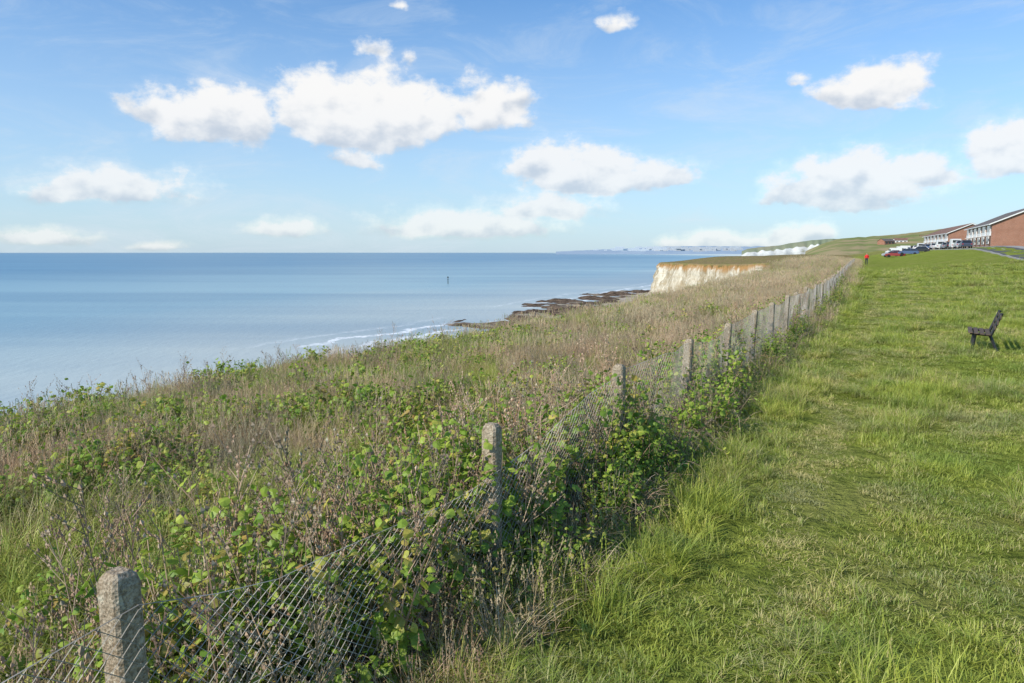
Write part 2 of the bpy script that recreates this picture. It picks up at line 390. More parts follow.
def bramble(n,rad,h,leaves=25):
    mb=MB()
    for i in range(n):
        a=U(0,6.28); x,y=U(-rad,rad)*.5,U(-rad,rad)*.5; L=U(.4,1.0)*rad*1.4; hh=h*U(.4,1.15); pts=[]
        for k in range(7):
            t=k/6; a+=U(-.5,.5); pts.append((x,y,max(.01,hh*4*t*(1-t*.85)*.55+U(-.015,.015)))); x+=math.cos(a)*L/6; y+=math.sin(a)*L/6
        mb.tube(pts,U(.0018,.0036),.001,3,r=R(),m=0)
        if R()<.6 and leaves:
            for l in range(leaves//n+1):
                p=Vector(random.choice(pts))+Vector((U(-.04,.04),U(-.04,.04),U(-.02,.05))); leaf(mb,p,(U(-1,1),U(-1,1),U(.2,1)),U(.025,.05),R())
                for q in range(8): mb.m[-1-q]=1
    return mb
def srcs(colname,lst,mats):
    c=srccol(colname)
    for i,mb in enumerate(lst):
        o=mb.obj('%s_%02d'%(colname,i),mats,lk=False); c.objects.link(o)
    return c
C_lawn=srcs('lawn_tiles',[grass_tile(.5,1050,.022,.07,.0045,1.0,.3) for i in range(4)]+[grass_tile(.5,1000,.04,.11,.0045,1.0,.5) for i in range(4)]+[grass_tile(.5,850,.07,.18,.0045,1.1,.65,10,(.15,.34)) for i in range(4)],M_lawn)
C_wild=srcs('wild_tiles',[grass_tile(.6,800,.08,.26,.005,1.1,.6,12,(.25,.5)) for i in range(5)],M_wild)
C_dry=srcs('dry_tiles',[grass_tile(.6,550,.10,.32,.0045,1.0,.6,60,(.25,.58)) for i in range(5)],M_dry)
C_weed=srcs('weeds_src',[deadweed(U(.7,1.1),random.randint(8,16)) for i in range(8)],M_stem)
C_leaf=srcs('leafy_src',[leafy(16,.34,.75,24,.06) for i in range(5)],[M_leaf,M_stem])
C_low=srcs('lowleaf_src',[leafy(13,.34,.30,15,.055) for i in range(4)],[M_leaf,M_stem])
C_bram=srcs('bramble_src',[bramble(44,.4,.5,60) for i in range(4)],[M_stem,M_leaf])
def scatter(name,col,pts):
    me=bpy.data.meshes.new(name); me.from_pydata([p[:3] for p in pts],[],[])
    a=me.attributes.new('scl','FLOAT_VECTOR','POINT'); a.data.foreach_set('vector',[c for p in pts for c in (p[3],p[3],p[4])])
    a=me.attributes.new('rot','FLOAT_VECTOR','POINT'); a.data.foreach_set('vector',[c for p in pts for c in p[5:8]])
    a=me.attributes.new('idx','INT','POINT'); a.data.foreach_set('value',[int(p[8]) for p in pts])
    o=bpy.data.objects.new(name,me); link(o)
    ng=bpy.data.node_groups.new(name+'_gn','GeometryNodeTree')
    ng.interface.new_socket('Geometry',in_out='INPUT',socket_type='NodeSocketGeometry'); ng.interface.new_socket('Geometry',in_out='OUTPUT',socket_type='NodeSocketGeometry')
    N=ng.nodes;L=ng.links
    gi=N.new('NodeGroupInput');go=N.new('NodeGroupOutput');ip=N.new('GeometryNodeInstanceOnPoints');ci=N.new('GeometryNodeCollectionInfo')
    ci.inputs['Collection'].default_value=col; ci.inputs['Separate Children'].default_value=True; ci.inputs['Reset Children'].default_value=True
    ip.inputs['Pick Instance'].default_value=True
    def na(n,t):
        k=N.new('GeometryNodeInputNamedAttribute'); k.data_type=t; k.inputs['Name'].default_value=n; return k.outputs['Attribute']
    er=N.new('FunctionNodeEulerToRotation')
    L.new(gi.outputs[0],ip.inputs['Points']); L.new(ci.outputs[0],ip.inputs['Instance']); L.new(na('idx','INT'),ip.inputs['Instance Index'])
    L.new(na('rot','FLOAT_VECTOR'),er.inputs[0]); L.new(er.outputs[0],ip.inputs['Rotation']); L.new(na('scl','FLOAT_VECTOR'),ip.inputs['Scale']); L.new(ip.outputs[0],go.inputs[0])
    md=o.modifiers.new('scatter','NODES'); md.node_group=ng
    return o
def sample(cap,K,rmin,rmax,a0=-48,a1=44):
    a0,a1=math.radians(a0),math.radians(a1); dA=a1-a0; rc=math.sqrt(K/cap); out=[]
    rc=min(max(rc,rmin),rmax)
    n1=int(cap*dA*.5*(rc*rc-rmin*rmin)); n2=int(K*dA*math.log(rmax/rc)) if rmax>rc else 0
    for i in range(n1):
        r=math.sqrt(U(rmin*rmin,rc*rc)); a=U(a0,a1); out.append((r*math.sin(a),r*math.cos(a),r))
    for i in range(n2):
        r=rc*(rmax/rc)**R(); a=U(a0,a1); out.append((r*math.sin(a),r*math.cos(a),r))
    return out
def tiles(sp,levels):
    for d0,d1,s in levels:
        st=sp*s; n=int(d1/st)+1
        for i in range(-n,n+1):
            for j in range(-2,n+1):
                x=(i+U(-.35,.35))*st; y=(j+U(-.35,.35))*st; d=math.hypot(x,y)
                if d<d0 or d>=d1: continue
                if d>2.5 and abs(math.degrees(math.atan2(x,y))+1)>50: continue
                yield x,y,d,s
def nz(x,y,s,o=0): return noise.noise(Vector((x*s,y*s,o)))
pts=[]
for x,y,r,s in tiles(.46,[(0,15,1),(15,28,1.5),(28,50,2.3),(50,95,3.5)]):
    q=x-xf(y)
    if q<.05: continue
    if q>18.3 and y>50: continue
    tr=math.exp(-((q-1.85)/.42)**2)+.6*math.exp(-((q-3.5)/.4)**2)
    t=nz(x,y,.8,7)+.6*nz(x,y,.25,3)+(0.5 if q<1.1 else 0)-tr*.7+U(-.2,.2)
    i=random.randint(0,3) if t<-.05 else random.randint(4,7) if t<.27 else random.randint(8,11)
    pts.append((x,y,hgt(x,y)-.006,s*U(.95,1.1),(1+.3*(s-1))*U(.75,1.2)*(1-.5*min(1,tr)),0,0,U(0,6.28),i))
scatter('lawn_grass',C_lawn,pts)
wild=[];dry=[];weed=[];low=[]
for x,y,r,s in tiles(.50,[(0,18,1),(18,40,1.5),(40,80,2.4),(80,190,3.6)]):
    q=x-xf(y); e=x-xc(y)
    if q>.3 or e<-.1: continue
    g=-.0+nz(x,y,.35,11)+.7*nz(x,y,1.1,5)+(.95*ss(-x,1.2,3.0)*(1-ss(y,4.2,7.5)))-.16*ss(r,10,22)+U(-.2,.2)
    v=.9-.4*ss(e,1.0,0)
    if g>.02: wild.append((x,y,hgt(x,y)-.01,s*U(.95,1.15),(1+.3*(s-1))*U(.7,1.35)*v,U(-.05,.05),U(-.05,.05),U(0,6.28),random.randint(0,4)))
    else: dry.append((x,y,hgt(x,y)-.01,s*U(.95,1.15),(1+.3*(s-1))*U(.6,1.15)*v,U(-.05,.05),U(-.05,.05),U(0,6.28),random.randint(0,4)))
for x,y,r in sample(6.5,850,1.5,150):
    q=x-xf(y); e=x-xc(y)
    if q>.2 or e<.0: continue
    k=nz(x,y,.5,21)
    if k<-.1 and e>1.5: continue
    s=U(.45,.95)*(.75 if q<-3 else 1)
    weed.append((x,y,hgt(x,y)-.02,s,s,U(-.25,.25),U(-.25,.25),U(0,6.28),random.randint(0,7)))
for k in range(110):
    y=U(2.5,7); x=xf(y)-abs(random.gauss(.45,.6))+.1; s=U(.8,1.25)
    weed.append((x,y,hgt(x,y)-.02,s,s,U(-.35,.35),U(-.35,.35),U(0,6.28),random.randint(0,7)))
for x,y,r in sample(9,900,1.5,110):
    q=x-xf(y); e=x-xc(y)
    if q>.2 or e<.1: continue
    if y<5 and x<-2.6 and R()<.6: continue
    if nz(x,y,.7,31)+.4*nz(x,y,2,3)<(.03 if e>2 else -.04): continue
    s=U(.5,1.45)
    low.append((x,y,hgt(x,y)-.02,s,s,U(-.2,.2),U(-.2,.2),U(0,6.28),random.randint(0,3)))
leafp=[];bram=[]
y=1.6
def ad(L,x,y,s,tilt,n): L.append((x,y,hgt(x,y)-.03,s,s,U(-tilt,tilt),U(-tilt,tilt),U(0,6.28),random.randint(0,n-1)))
while y<75:
    for k in range(2 if y<12 else 1):
        q=U(-1.0,-.28) if y<4.3 else U(-.85,-.02); x=xf(y)+q; s=U(.8,1.3)
        if nz(x,y,.7,41)>-.18 or y<6.5: ad(leafp,x,y,s if y>3.0 else s*.6,.15,5)
    if 3.3<y<7.2: ad(leafp,xf(y)+U(-.55,-.18),y,U(1.1,1.4),.15,5)
    if y>4.7:
        ad(bram,xf(y)+U(.1,.5),y,U(.6,1.05),.2,4)
        if R()<.45: ad(leafp,xf(y)+U(.12,.4),y,U(.4,.95),.1,5)
    ad(bram,xf(y)+U(-.8,-.2),y,U(.9,1.4),.2,4)
    for k in range(3): ad(weed,xf(y)+U(-.9,.15),y,U(.7,1.25),.3,8)
    y+=.28 if y<8 else .5 if y<20 else .9
for (x_,y_,s_) in ((-1.0,2.75,.4),(-.62,3.55,.5),(-.25,4.1,.6),(.30,4.75,.75),(.1,4.5,.6),(.75,5.6,.8),(.9,6.0,.7),(1.25,6.7,.75),(2.0,8.1,.95),(2.35,8.6,1.0),(2.9,9.9,.95)):
    ad(leafp,x_,y_,s_,.1,5); ad(bram,x_+.05,y_,s_*1.1,.1,4)
scatter('wild_grass',C_wild,wild); scatter('dry_grass',C_dry,dry); scatter('dead_weeds',C_weed,weed)
scatter('low_leafy_plants',C_low,low); scatter('fence_shrubs',C_leaf,leafp); scatter('bramble_thicket',C_bram,bram)

# ---------------------------------------------------------------- fence
def concrete():
    m,nt,out=material('concrete_mat'); tc=nt.new('ShaderNodeTexCoord').outputs['Object']
    a=nt.noise(tc,60,6,.7); b_=nt.noise(tc,7,5,.65); c=nt.mix(nt.rng(a,.35,.65),(.21,.16,.105),(.48,.40,.29))
    c=nt.mix(nt.rng(b_,.45,.7,0,.6),c,(.24,.165,.095)); c=nt.mix(nt.rng(nt.noise(tc,25,3),.62,.68,0,.8),c,(.54,.49,.37))
    vo=nt.new('ShaderNodeTexVoronoi'); nt.put(vo.inputs['Vector'],tc); vo.inputs['Scale'].default_value=90
    c=nt.mix(nt.rng(vo.outputs['Distance'],.15,.3,.5,0),c,(.09,.07,.05))
    p=nt.new('ShaderNodeBsdfPrincipled'); nt.put(p.inputs['Base Color'],c); p.inputs['Roughness'].default_value=.95; p.inputs['Specular IOR Level'].default_value=.1
    bn=nt.new('ShaderNodeBump'); bn.inputs['Strength'].default_value=.9; bn.inputs['Distance'].default_value=.006; nt.put(bn.inputs['Height'],nt.math('ADD',a,nt.math('MULTIPLY',vo.outputs['Distance'],.8))); nt.l.new(bn.outputs[0],p.inputs['Normal'])
    nt.l.new(p.outputs[0],out.inputs[0]); return m
M_conc=concrete(); M_wire=principled('weathered_wire_mat',(.46,.41,.33),.65,.4,.1,nvar=.45,nscale=2)
fence=empty('chain_link_fence')
pys=[-4.24+2.2*i for i in range(62)]
PT=[]
for i,y in enumerate(pys):
    x=xf(y); g=hgt(x,y); lx,ly=U(-.07,.07),U(-.06,.06); H=1.10+U(-.04,.03)
    if abs(y-2.36)<.3: H=1.105; lx=-.03; ly=0; x-=.045
    if abs(y-4.56)<.3: lx=.0; ly=.01
    mb=MB(); w=.052; ang=math.atan2(1,.508)
    lv=[(-.25,w,w),(.3,w,w),(.7,w,w),(H-.045,w,w),(H-.018,w*.86,w*.86),(H,w*.55,w*.55)]
    vs=[];fs=[]
    for z,a,b in lv:
        jx=lx*max(0,z);jy=ly*max(0,z)
        for sx,sy_ in((-1,-.75),(-.75,-1),(.75,-1),(1,-.75),(1,.75),(.75,1),(-.75,1),(-1,.75)):
            vs.append((sx*a+jx+U(-.0015,.0015),sy_*b+jy+U(-.0015,.0015),z))
    for l in range(len(lv)-1):
        for k in range(8): fs.append((l*8+k,l*8+(k+1)%8,(l+1)*8+(k+1)%8,(l+1)*8+k))
    fs.append(tuple(range((len(lv)-1)*8,len(lv)*8)))
    mb.add(vs,fs); o=mb.obj('fence_post_%d'%i,M_conc,parent=fence); o.location=(x,y,g); o.rotation_euler=(0,0,ang-math.pi/2)
    PT.append((x,y,g,H))
mb=MB()
def sag(i,t):
    b=math.sin(math.pi*t); y=pys[i]
    if abs(y-2.36)<.3: return .10+.12*b+.18*t+.02*math.sin(9*t)
    if abs(y-.16)<.3: return .10*b+.10
    if abs(y-4.56)<.3: return .24*(1-t)**1.5+.05+.02*math.sin(8*t)
    return .04+.05*b*(1+math.sin(i*2.3))
for i in range(len(PT)-1):
    x0,y0,g0,h0=PT[i];x1,y1,g1,h1=PT[i+1]; L=math.hypot(x1-x0,y1-y0); nx,ny=(y1-y0)/L,-(x1-x0)/L
    near=y0<9
    def P(s,hh,off):
        t=s/L; tp=h0*(1-t)+h1*t-sag(i,t); g=g0*(1-t)+g1*t
        o_=off+.04*math.sin(math.pi*t)*math.sin(3.1*hh+i)+.060; ds=dz=0
        if near:
            e=math.sin(math.pi*t)
            o_+=.05*e*noise.noise(Vector((s*1.6,hh*2,i))); ds=.028*e*noise.noise(Vector((s*2.2,hh*2.6,i+9))); dz=.028*e*noise.noise(Vector((s*2.2,hh*2.6,i+19)))
        return (x0+(x1-x0)*(t+ds/L)+nx*o_,y0+(y1-y0)*(t+ds/L)+ny*o_,g+.02+(tp-.02)*hh+dz)
    Hm=1.06; nseg=14 if near else 2 if y0<40 else 1
    rad=.0017 if near else .0022 if y0<30 else .003
    st=.074 if y0<30 else .095
    n=int((L+Hm)/st)+1
    for sgn in(1,-1):
        for k in range(-int(Hm/st)-1,n):
            s0=k*st; s1=s0+Hm if sgn>0 else s0-Hm
            if sgn<0: s0+=Hm; s1=s0-Hm
            ds=s1-s0; lo=(0-s0)/ds; hi=(L-s0)/ds
            if lo>hi: lo,hi=hi,lo
            a0=max(0,lo);a1=min(1,hi)
            if a1-a0<.01: continue
            mb.tube([P(s0+ds*(a0+(a1-a0)*m_/nseg),a0+(a1-a0)*m_/nseg,.0018*sgn) for m_ in range(nseg+1)],rad,rad,3)
    for hh in(1.0,.5,.03):
        mb.tube([P(L*k/8,hh,.004) for k in range(9)],.0022,.0022,3)
mb.obj('chain_link_mesh',M_wire,parent=fence)

# ---------------------------------------------------------------- bench
M_wood=principled('weathered_wood_mat',(.10,.075,.055),.75,.2,nvar=.4,nscale=12,bump=.3)
M_metal=principled('dark_metal_mat',(.03,.03,.03),.5,.5)
bx,by=10.55,16.4; ben=empty('park_bench',(bx,by,hgt(bx,by)+.03),math.radians(-31)); ben.scale=(.88,.88,.88)
Lb=1.5
mb=MB()
for k in range(4): mb.box((-.33+.125*k,0,.43-.012*k),(.095,Lb,.035))
mb.obj('seat_slats',M_wood,parent=ben,bevel=.006)
mb=MB()
for k in range(3):
    z=.56+.13*k; mb.box((.12+.055+.05*k,0,z),(.03,Lb,.10))
mb.obj('back_slats',M_wood,parent=ben,bevel=.006)
for n,yy in(('end_frame_left',-Lb*.38),('end_frame_right',Lb*.38)):
    mb=MB()
    def bar(a,b,th=.035): mb.tube([(a[0],yy,a[1]),(b[0],yy,b[1])],th,th,4)
    bar((-.34,.40),(.13,.37)); bar((-.28,-.06),(-.22,.40)); bar((.26,-.06),(.08,.38)); bar((.10,.36),(.30,.92))
    mb.obj(n,M_metal,parent=ben)

# ---------------------------------------------------------------- person
def skin(name,verts,edges,radii,mat,parent=None,sub=2,root=0):
    o=mkobj(name,verts,[],None,parent=parent); me=o.data; me.edges.add(len(edges))
    me.edges.foreach_set('vertices',[i for e in edges for i in e]); me.update()
    s=o.modifiers.new('skin','SKIN')
    for i,r in enumerate(radii):
        me.skin_vertices[0].data[i].radius=(r,r) if not isinstance(r,tuple) else r
    me.skin_vertices[0].data[root].use_root=True
    sb=o.modifiers.new('sub','SUBSURF'); sb.levels=sub; sb.render_levels=sub
    o.data.materials.append(mat); return o
M_skin=principled('skin_mat',(.5,.3,.22),.6); M_red=principled('red_jacket_mat',(.65,.03,.03),.8); M_trs=principled('trousers_mat',(.03,.035,.05),.9); M_hair=principled('hair_mat',(.05,.03,.02),.8)
pxp,pyp=52.4,110; per=empty('walking_person',(pxp,pyp,hgt(pxp,pyp)),math.radians(-25))
try:
    v=[(0,0,.95),(0,0,1.1),(0,-.01,1.28),(0,-.01,1.44),(.18,0,1.40),(.25,.10,1.14),(.25,.02,.92),(-.18,0,1.40),(-.25,-.08,1.14),(-.24,-.22,.95)]
    skin('jacket',v,[(0,1),(1,2),(2,3),(3,4),(4,5),(5,6),(3,7),(7,8),(8,9)],[(.19,.14),(.18,.13),(.20,.14),(.08,.08),.08,.06,.045,.08,.06,.045],M_red,per)
    v=[(0,0,.96),(.10,0,.88),(.10,-.16,.50),(.10,-.22,.08),(.10,-.34,.05),(-.10,0,.88),(-.10,.04,.48),(-.10,.28,.14),(-.10,.22,.05)]
    skin('trousers_and_shoes',v,[(0,1),(1,2),(2,3),(3,4),(0,5),(5,6),(6,7),(7,8)],[.13,.095,.065,.045,.04,.095,.065,.045,.04],M_trs,per)
    skin('head',[(0,-.01,1.46),(0,-.01,1.54),(0,-.02,1.62),(0,-.01,1.70),(0,-.11,1.60),(.085,0,1.61),(-.085,0,1.61)],[(0,1),(1,2),(2,3),(2,4),(2,5),(2,6)],[.05,.055,.09,.075,.018,.015,.015],M_skin,per)
    skin('hair',[(0,.02,1.62),(0,.02,1.70),(0,.06,1.64)],[(0,1),(1,2)],[.09,.085,.07],M_hair,per)
    for s,hx,hy,hz in((1,.25,.0,.90),(-1,-.24,-.24,.93)):
        v=[(hx,hy,hz+.02),(hx,hy-.01,hz-.05)];e=[(0,1)];r=[.03,.035]
        for k in range(4):
            o=len(v); xx=hx; yy=hy-.03+.02*k; v+=[(xx,yy,hz-.10),(xx-.01*s,yy-.005,hz-.135-.01*(k in(1,2)))]; e+=[(1,o),(o,o+1)]; r+=[.009,.008]
        o=len(v); v+=[(hx-.01*s,hy-.06,hz-.06),(hx-.01*s,hy-.065,hz-.09)]; e+=[(1,o),(o,o+1)]; r+=[.01,.009]
        skin('hand_left' if s>0 else 'hand_right',v,e,r,M_skin,per,1)
except Exception as ex: print('SKIN ERR',ex)

# ---------------------------------------------------------------- road, pavement
M_asph=principled('asphalt_mat',(.09,.09,.09),.9,.2,nvar=.2,nscale=1); M_pave=principled('pavement_mat',(.32,.31,.29),.9,.2,nvar=.15,nscale=1)
M_line=principled('road_paint_mat',(.75,.75,.72),.7)
def strip(name,q0,q1,y0,y1,lift,mat,dashed=False,side=0):
    V=[];Fc=[];yy=y0
    while yy<=y1:
        r=[(q0,lift),(q1,lift)] if not side else [(q0,-.1),(q0,lift),(q1,lift),(q1,-.1)]
        for q,l in r:
            x=xf(yy)+q; V.append((x,yy,hgt(x,yy)+l))
        yy+=3
    n=2 if not side else 4
    for i in range(len(V)//n-1):
        if dashed and i%3: continue
        for j in range(n-1):
            a=i*n+j; Fc.append((a,a+1,a+1+n,a+n))
    return mkobj(name,V,Fc,mat)
strip('road',19,24,60,420,.05,M_asph); strip('road_marking',21.45,21.57,60,420,.06,M_line,True); strip('pavement',24,25.8,60,420,.17,M_pave,side=1); strip('kerb',18.8,19,60,420,.14,M_pave,side=1)

# ---------------------------------------------------------------- cars
M_glass=principled('car_glass_mat',(.02,.025,.03),.1,.6); M_tyre=principled('tyre_mat',(.02,.02,.02),.9); M_lamp=principled('lamp_mat',(.6,.6,.6),.2,.6); M_tail=principled('tail_lamp_mat',(.4,.02,.02),.3)
carm={}
def car(y,q,col,van=False,rz=None,nm='parked_car'):
    x=xf(y)+q; key=tuple(col)
    if key not in carm: carm[key]=principled('car_paint_%d'%len(carm),col,.3,.6)
    pt=carm[key]; e=empty(nm,(x,y,hgt(x,y)+(.055 if 19<q<24 else 0)),(-math.atan(.45) if rz is None else rz))
    L=2.1; W=.86
    if van: prof=[(-L,.35),(-L,1.0),(-L+.05,1.95),(-L+.3,2.0),(.9,2.0),(1.5,1.25),(2.05,1.05),(2.12,.35)]
    else: prof=[(-L,.35),(-L-.02,.75),(-L+.1,.95),(-1.55,1.0),(-1.0,1.0),(.85,1.0),(1.1,.96),(1.95,.80),(2.1,.6),(2.1,.35)]
    def loft(prof,insets,name,mat):
        n=len(prof); vs=[];fs=[]
        for wx,sc in insets:
            for (yy,z) in prof: vs.append((wx,yy*sc,z if z<=.36 else .35+(z-.35)*(1-(1-sc)*.8)))
        for k in range(len(insets)-1):
            for i in range(n):
                a=k*n+i;b=k*n+(i+1)%n; fs.append((a,b,b+n,a+n))
        fs.append(tuple(range(n))[::-1]); fs.append(tuple(range((len(insets)-1)*n,len(insets)*n)))
        return mkobj(name,vs,fs,mat,parent=e)
    loft(prof,[(-W,.97),(-W+.06,1),(W-.06,1),(W,.97)],'body',pt)
    mb=MB()
    if not van:
        mb.add([(-.8,-1.75,.98),(.8,-1.75,.98),(.8,1.0,.98),(-.8,1.0,.98),(-.62,-1.25,1.44),(.62,-1.25,1.44),(.62,.25,1.44),(-.62,.25,1.44)],[(0,1,5,4),(1,2,6,5),(2,3,7,6),(3,0,4,7)]); mb.obj('windows',M_glass,parent=e)
        mb=MB(); mb.box((0,-.5,1.455),(1.26,1.52,.05),top=.9)
        for s in(-1,1):
            mb.tube([(s*.805,-.45,.98),(s*.635,-.45,1.45)],.035,.03,4)
            for a,b in((-1.75,-1.25),(1.0,.25)): mb.tube([(s*.80,a,.98),(s*.625,b,1.45)],.035,.03,4)
        mb.obj('roof',pt,parent=e)
    else:
        for s in(-1,1): mb.box((s*.865,1.0,1.45),(.012,.6,.4))
        mb.add([(-.72,1.47,1.30),(.72,1.47,1.30),(.66,.98,1.88),(-.66,.98,1.88)],[(0,1,2,3)]); mb.box((0,-2.11,1.5),(1.3,.03,.5)); mb.obj('windows',M_glass,parent=e)
    mb=MB()
    for s in(-1,1):
        for yy in(-1.3,1.3):
            vs=[];n=14
            for xx in(s*.70,s*.88):
                for k in range(n): vs.append((xx,yy+.32*math.cos(6.283*k/n),.32+.32*math.sin(6.283*k/n)))
            mb.add(vs,[(k,(k+1)%n,(k+1)%n+n,k+n) for k in range(n)]+[tuple(range(n))[::-1],tuple(range(n,2*n))])
    mb.obj('wheels',M_tyre,parent=e)
    mb=MB()
    for s in(-1,1): mb.box((s*.62,2.09,.66),(.3,.06,.12))
    mb.obj('headlamps',M_lamp,parent=e)
    mb=MB()
    for s in(-1,1): mb.box((s*.68,-2.1,.78),(.22,.06,.14))
    mb.obj('tail_lamps',M_tail,parent=e)
cols=[(.05,.06,.09),(.35,.36,.38),(.65,.65,.65),(.03,.03,.035),(.2,.22,.25),(.25,.03,.03),(.5,.5,.5),(.06,.1,.2)]
WH=(.6,.6,.59)
for i,y in enumerate([136,144,152,160,168,178,190,204,212,226,240,256,270,290]):
    vn=i in(2,5,9); car(y,20.0,WH if vn else cols[i%8],van=vn,nm='parked_van' if vn else 'parked_car')
for i,y in enumerate([186,192,198,204,210,216,222,229,236,243,250,258]):
    vn=i in(3,7,10); car(y,8.5+.9*i+U(-.8,.8),WH if vn else cols[(i*3+1)%8],rz=U(.9,1.2),van=vn,nm='parked_van' if vn else 'parked_car')
for i,(y,q) in enumerate([(176,15),(181,12.3),(174,9.2),(188,16.2),(170,12)]): car(y,q,cols[(i*5+3)%8],rz=U(1.0,1.2))

# ---------------------------------------------------------------- houses
def brick():
    m,nt,out=material('brick_mat'); tc=nt.new('ShaderNodeTexCoord').outputs['Object']
    mp=nt.new('ShaderNodeMapping'); nt.put(mp.inputs[0],tc); mp.inputs['Rotation'].default_value=(math.pi/2,0,0)
    b=nt.new('ShaderNodeTexBrick'); nt.put(b.inputs['Vector'],mp.outputs[0]); b.inputs['Scale'].default_value=1
    b.inputs['Color1'].default_value=(.36,.14,.08,1); b.inputs['Color2'].default_value=(.27,.105,.06,1); b.inputs['Mortar'].default_value=(.35,.28,.22,1)
    b.inputs['Brick Width'].default_value=.23; b.inputs['Row Height'].default_value=.075; b.inputs['Mortar Size'].default_value=.008
    c=nt.mix(nt.rng(nt.noise(tc,.8,4),.4,.65,0,.35),b.outputs[0],(.22,.10,.06))
    p=nt.new('ShaderNodeBsdfPrincipled'); nt.put(p.inputs[0],c); p.inputs['Roughness'].default_value=.9; nt.l.new(p.outputs[0],out.inputs[0]); return m
M_brick=brick(); M_white=principled('white_render_mat',(.72,.72,.70),.8,nvar=.05); M_roof=principled('roof_tile_mat',(.13,.11,.10),.85,nvar=.3,nscale=1.5); M_roof2=principled('brown_roof_tile_mat',(.19,.11,.08),.85,nvar=.3,nscale=1.5)
M_win=principled('window_glass_mat',(.04,.05,.06),.1,.6); M_door=principled('door_mat',(.10,.05,.03),.5)
def terrace(x,y,slope,length,W,eave,apex,roofm,units,clad=True):
    z=hgt(x,y); e=empty('brick_house',(x,y,z-.1),-math.atan(slope))
    mb=MB()
    v=[(0,0,-.8),(W,0,-.8),(W,0,eave),(W/2,0,apex),(0,0,eave),(0,length,-.8),(W,length,-.8),(W,length,eave),(W/2,length,apex),(0,length,eave)]
    mb.add(v,[(0,1,2,3,4),(5,9,8,7,6),(1,6,7,2),(0,4,9,5)]); mb.obj('walls',M_brick,parent=e)
    mb=MB(); t=.16; o=.45; sl=(apex-eave)/(W/2)
    for s in(0,1):
        xe=-o if s==0 else W+o; ze=eave-o*sl
        a=[(xe,-.35,ze),(W/2,-.35,apex),(W/2,length+.35,apex),(xe,length+.35,ze)]
        mb.add(a+[(p[0],p[1],p[2]+t) for p in a],[(0,1,2,3),(4,5,6,7),(0,1,5,4),(1,2,6,5),(2,3,7,6),(3,0,4,7)])
    ob=mb.obj('roof',roofm,parent=e); ob.location.z=.02
    mb=MB()
    for s in(0,1):
        xe=-o if s==0 else W+o
        a=Vector((xe,-.40,eave-o*sl-.10)); b=Vector((W/2,-.40,apex-.10))
        mb.add([tuple(a),tuple(b),tuple(b+Vector((0,0,.22))),tuple(a+Vector((0,0,.22)))],[(0,1,2,3)])
    mb.box((-.5,length/2,eave-o*sl+.0),(.12,length+.7,.16)); mb.obj('fascia',M_white,parent=e)
    ul=length/units; cl=MB(); wn=MB(); fr=MB(); dr=MB()
    for k in range(units):
        y0=k*ul
        if clad: cl.box((-.05,y0+ul*.5,2.75),(.1,ul*.8,.7))
        for zz,hh in((1.5,1.3),(3.75,1.2)):
            yy=y0+ul*.62 if zz<2 else y0+ul*.5; ww=ul*.42 if zz<2 else ul*.5
            fr.box((-.07,yy,zz),(.14,ww+.12,hh+.12))
            for q in range(3): wn.box((-.15,yy-ww/2+ww*(q+.5)/3,zz),(.04,ww/3-.06,hh-.08))
        dr.box((-.06,y0+ul*.2,1.1),(.12,.95,2.1)); fr.box((-.4,y0+ul*.2,2.35),(.8,1.3,.08))
    if clad: cl.obj('cladding',M_white,parent=e)
    wn.obj('window_panes',M_win,parent=e); fr.obj('window_frames',M_white,parent=e); dr.obj('doors',M_door,parent=e)
    mb=MB(); mb2=MB()
    for (wx,wz) in((W*.72,3.9),):
        mb.box((wx,-.03,wz),(1.3,.06,1.1)); mb2.box((wx-.31,-.07,wz),(.54,.03,.94)); mb2.box((wx+.31,-.07,wz),(.54,.03,.94))
    mb.obj('gable_window_frame',M_white,parent=e); mb2.obj('gable_window_panes',M_win,parent=e)
terrace(89.8,140,.48,40,15,4.6,7.9,M_roof,6,True)
terrace(121.5,208,.42,56,11,4.6,7.0,M_roof2,7,True)
def bungalow(u,v,D,w=11,col=None,rz=0):
    x,y,z=px(u,v,D); e=empty('bungalow',(x,y,z),rz); h=2.8
    mb=MB(); mb.add([(-w/2,-4,-6),(w/2,-4,-6),(w/2,4,-6),(-w/2,4,-6),(-w/2,-4,h),(w/2,-4,h),(w/2,4,h),(-w/2,4,h),(-w/2,0,h+2),(w/2,0,h+2)],[(0,1,5,4),(2,3,7,6),(1,2,6,9,5),(3,0,4,8,7)]); mb.obj('walls',col or M_white,parent=e)
    mb=MB(); mb.add([(-w/2-.4,-4.4,h-.1),(w/2+.4,-4.4,h-.1),(w/2+.4,0,h+2.15),(-w/2-.4,0,h+2.15),(w/2+.4,4.4,h-.1),(-w/2-.4,4.4,h-.1)],[(0,1,2,3),(3,2,4,5)]); mb.obj('roof',random.choice([M_roof,M_roof2]),parent=e)
    mb=MB()
    for k in(-.3,0,.3): mb.box((w*k,-4.05,1.4),(w*.16,.08,1.2))
    mb.obj('windows',M_win,parent=e)
for u,v,D,wh in((886,244.5,640,0),(900,243.5,660,1),(912,243,700,0),(926,240,720,0),(938,238,760,1),(952,233,780,0)):
    bungalow(u,v,D,U(9,13),M_white if wh else M_brick,U(-.5,.5))
mx,my,_=px(448,283,520); e=empty('sea_marker_post',(mx,my,-20))
mb=MB(); mb.tube([(0,0,-1),(0,0,4.2)],.28,.22,8); mb.tube([(0,0,4.2),(0,0,4.5),(0,0,5.3)],.75,.2,8); mb.tube([(0,0,3.0),(0,0,3.15)],.6,.6,8); mb.obj('beacon',principled('beacon_mat',(.04,.05,.04),.7),parent=e)

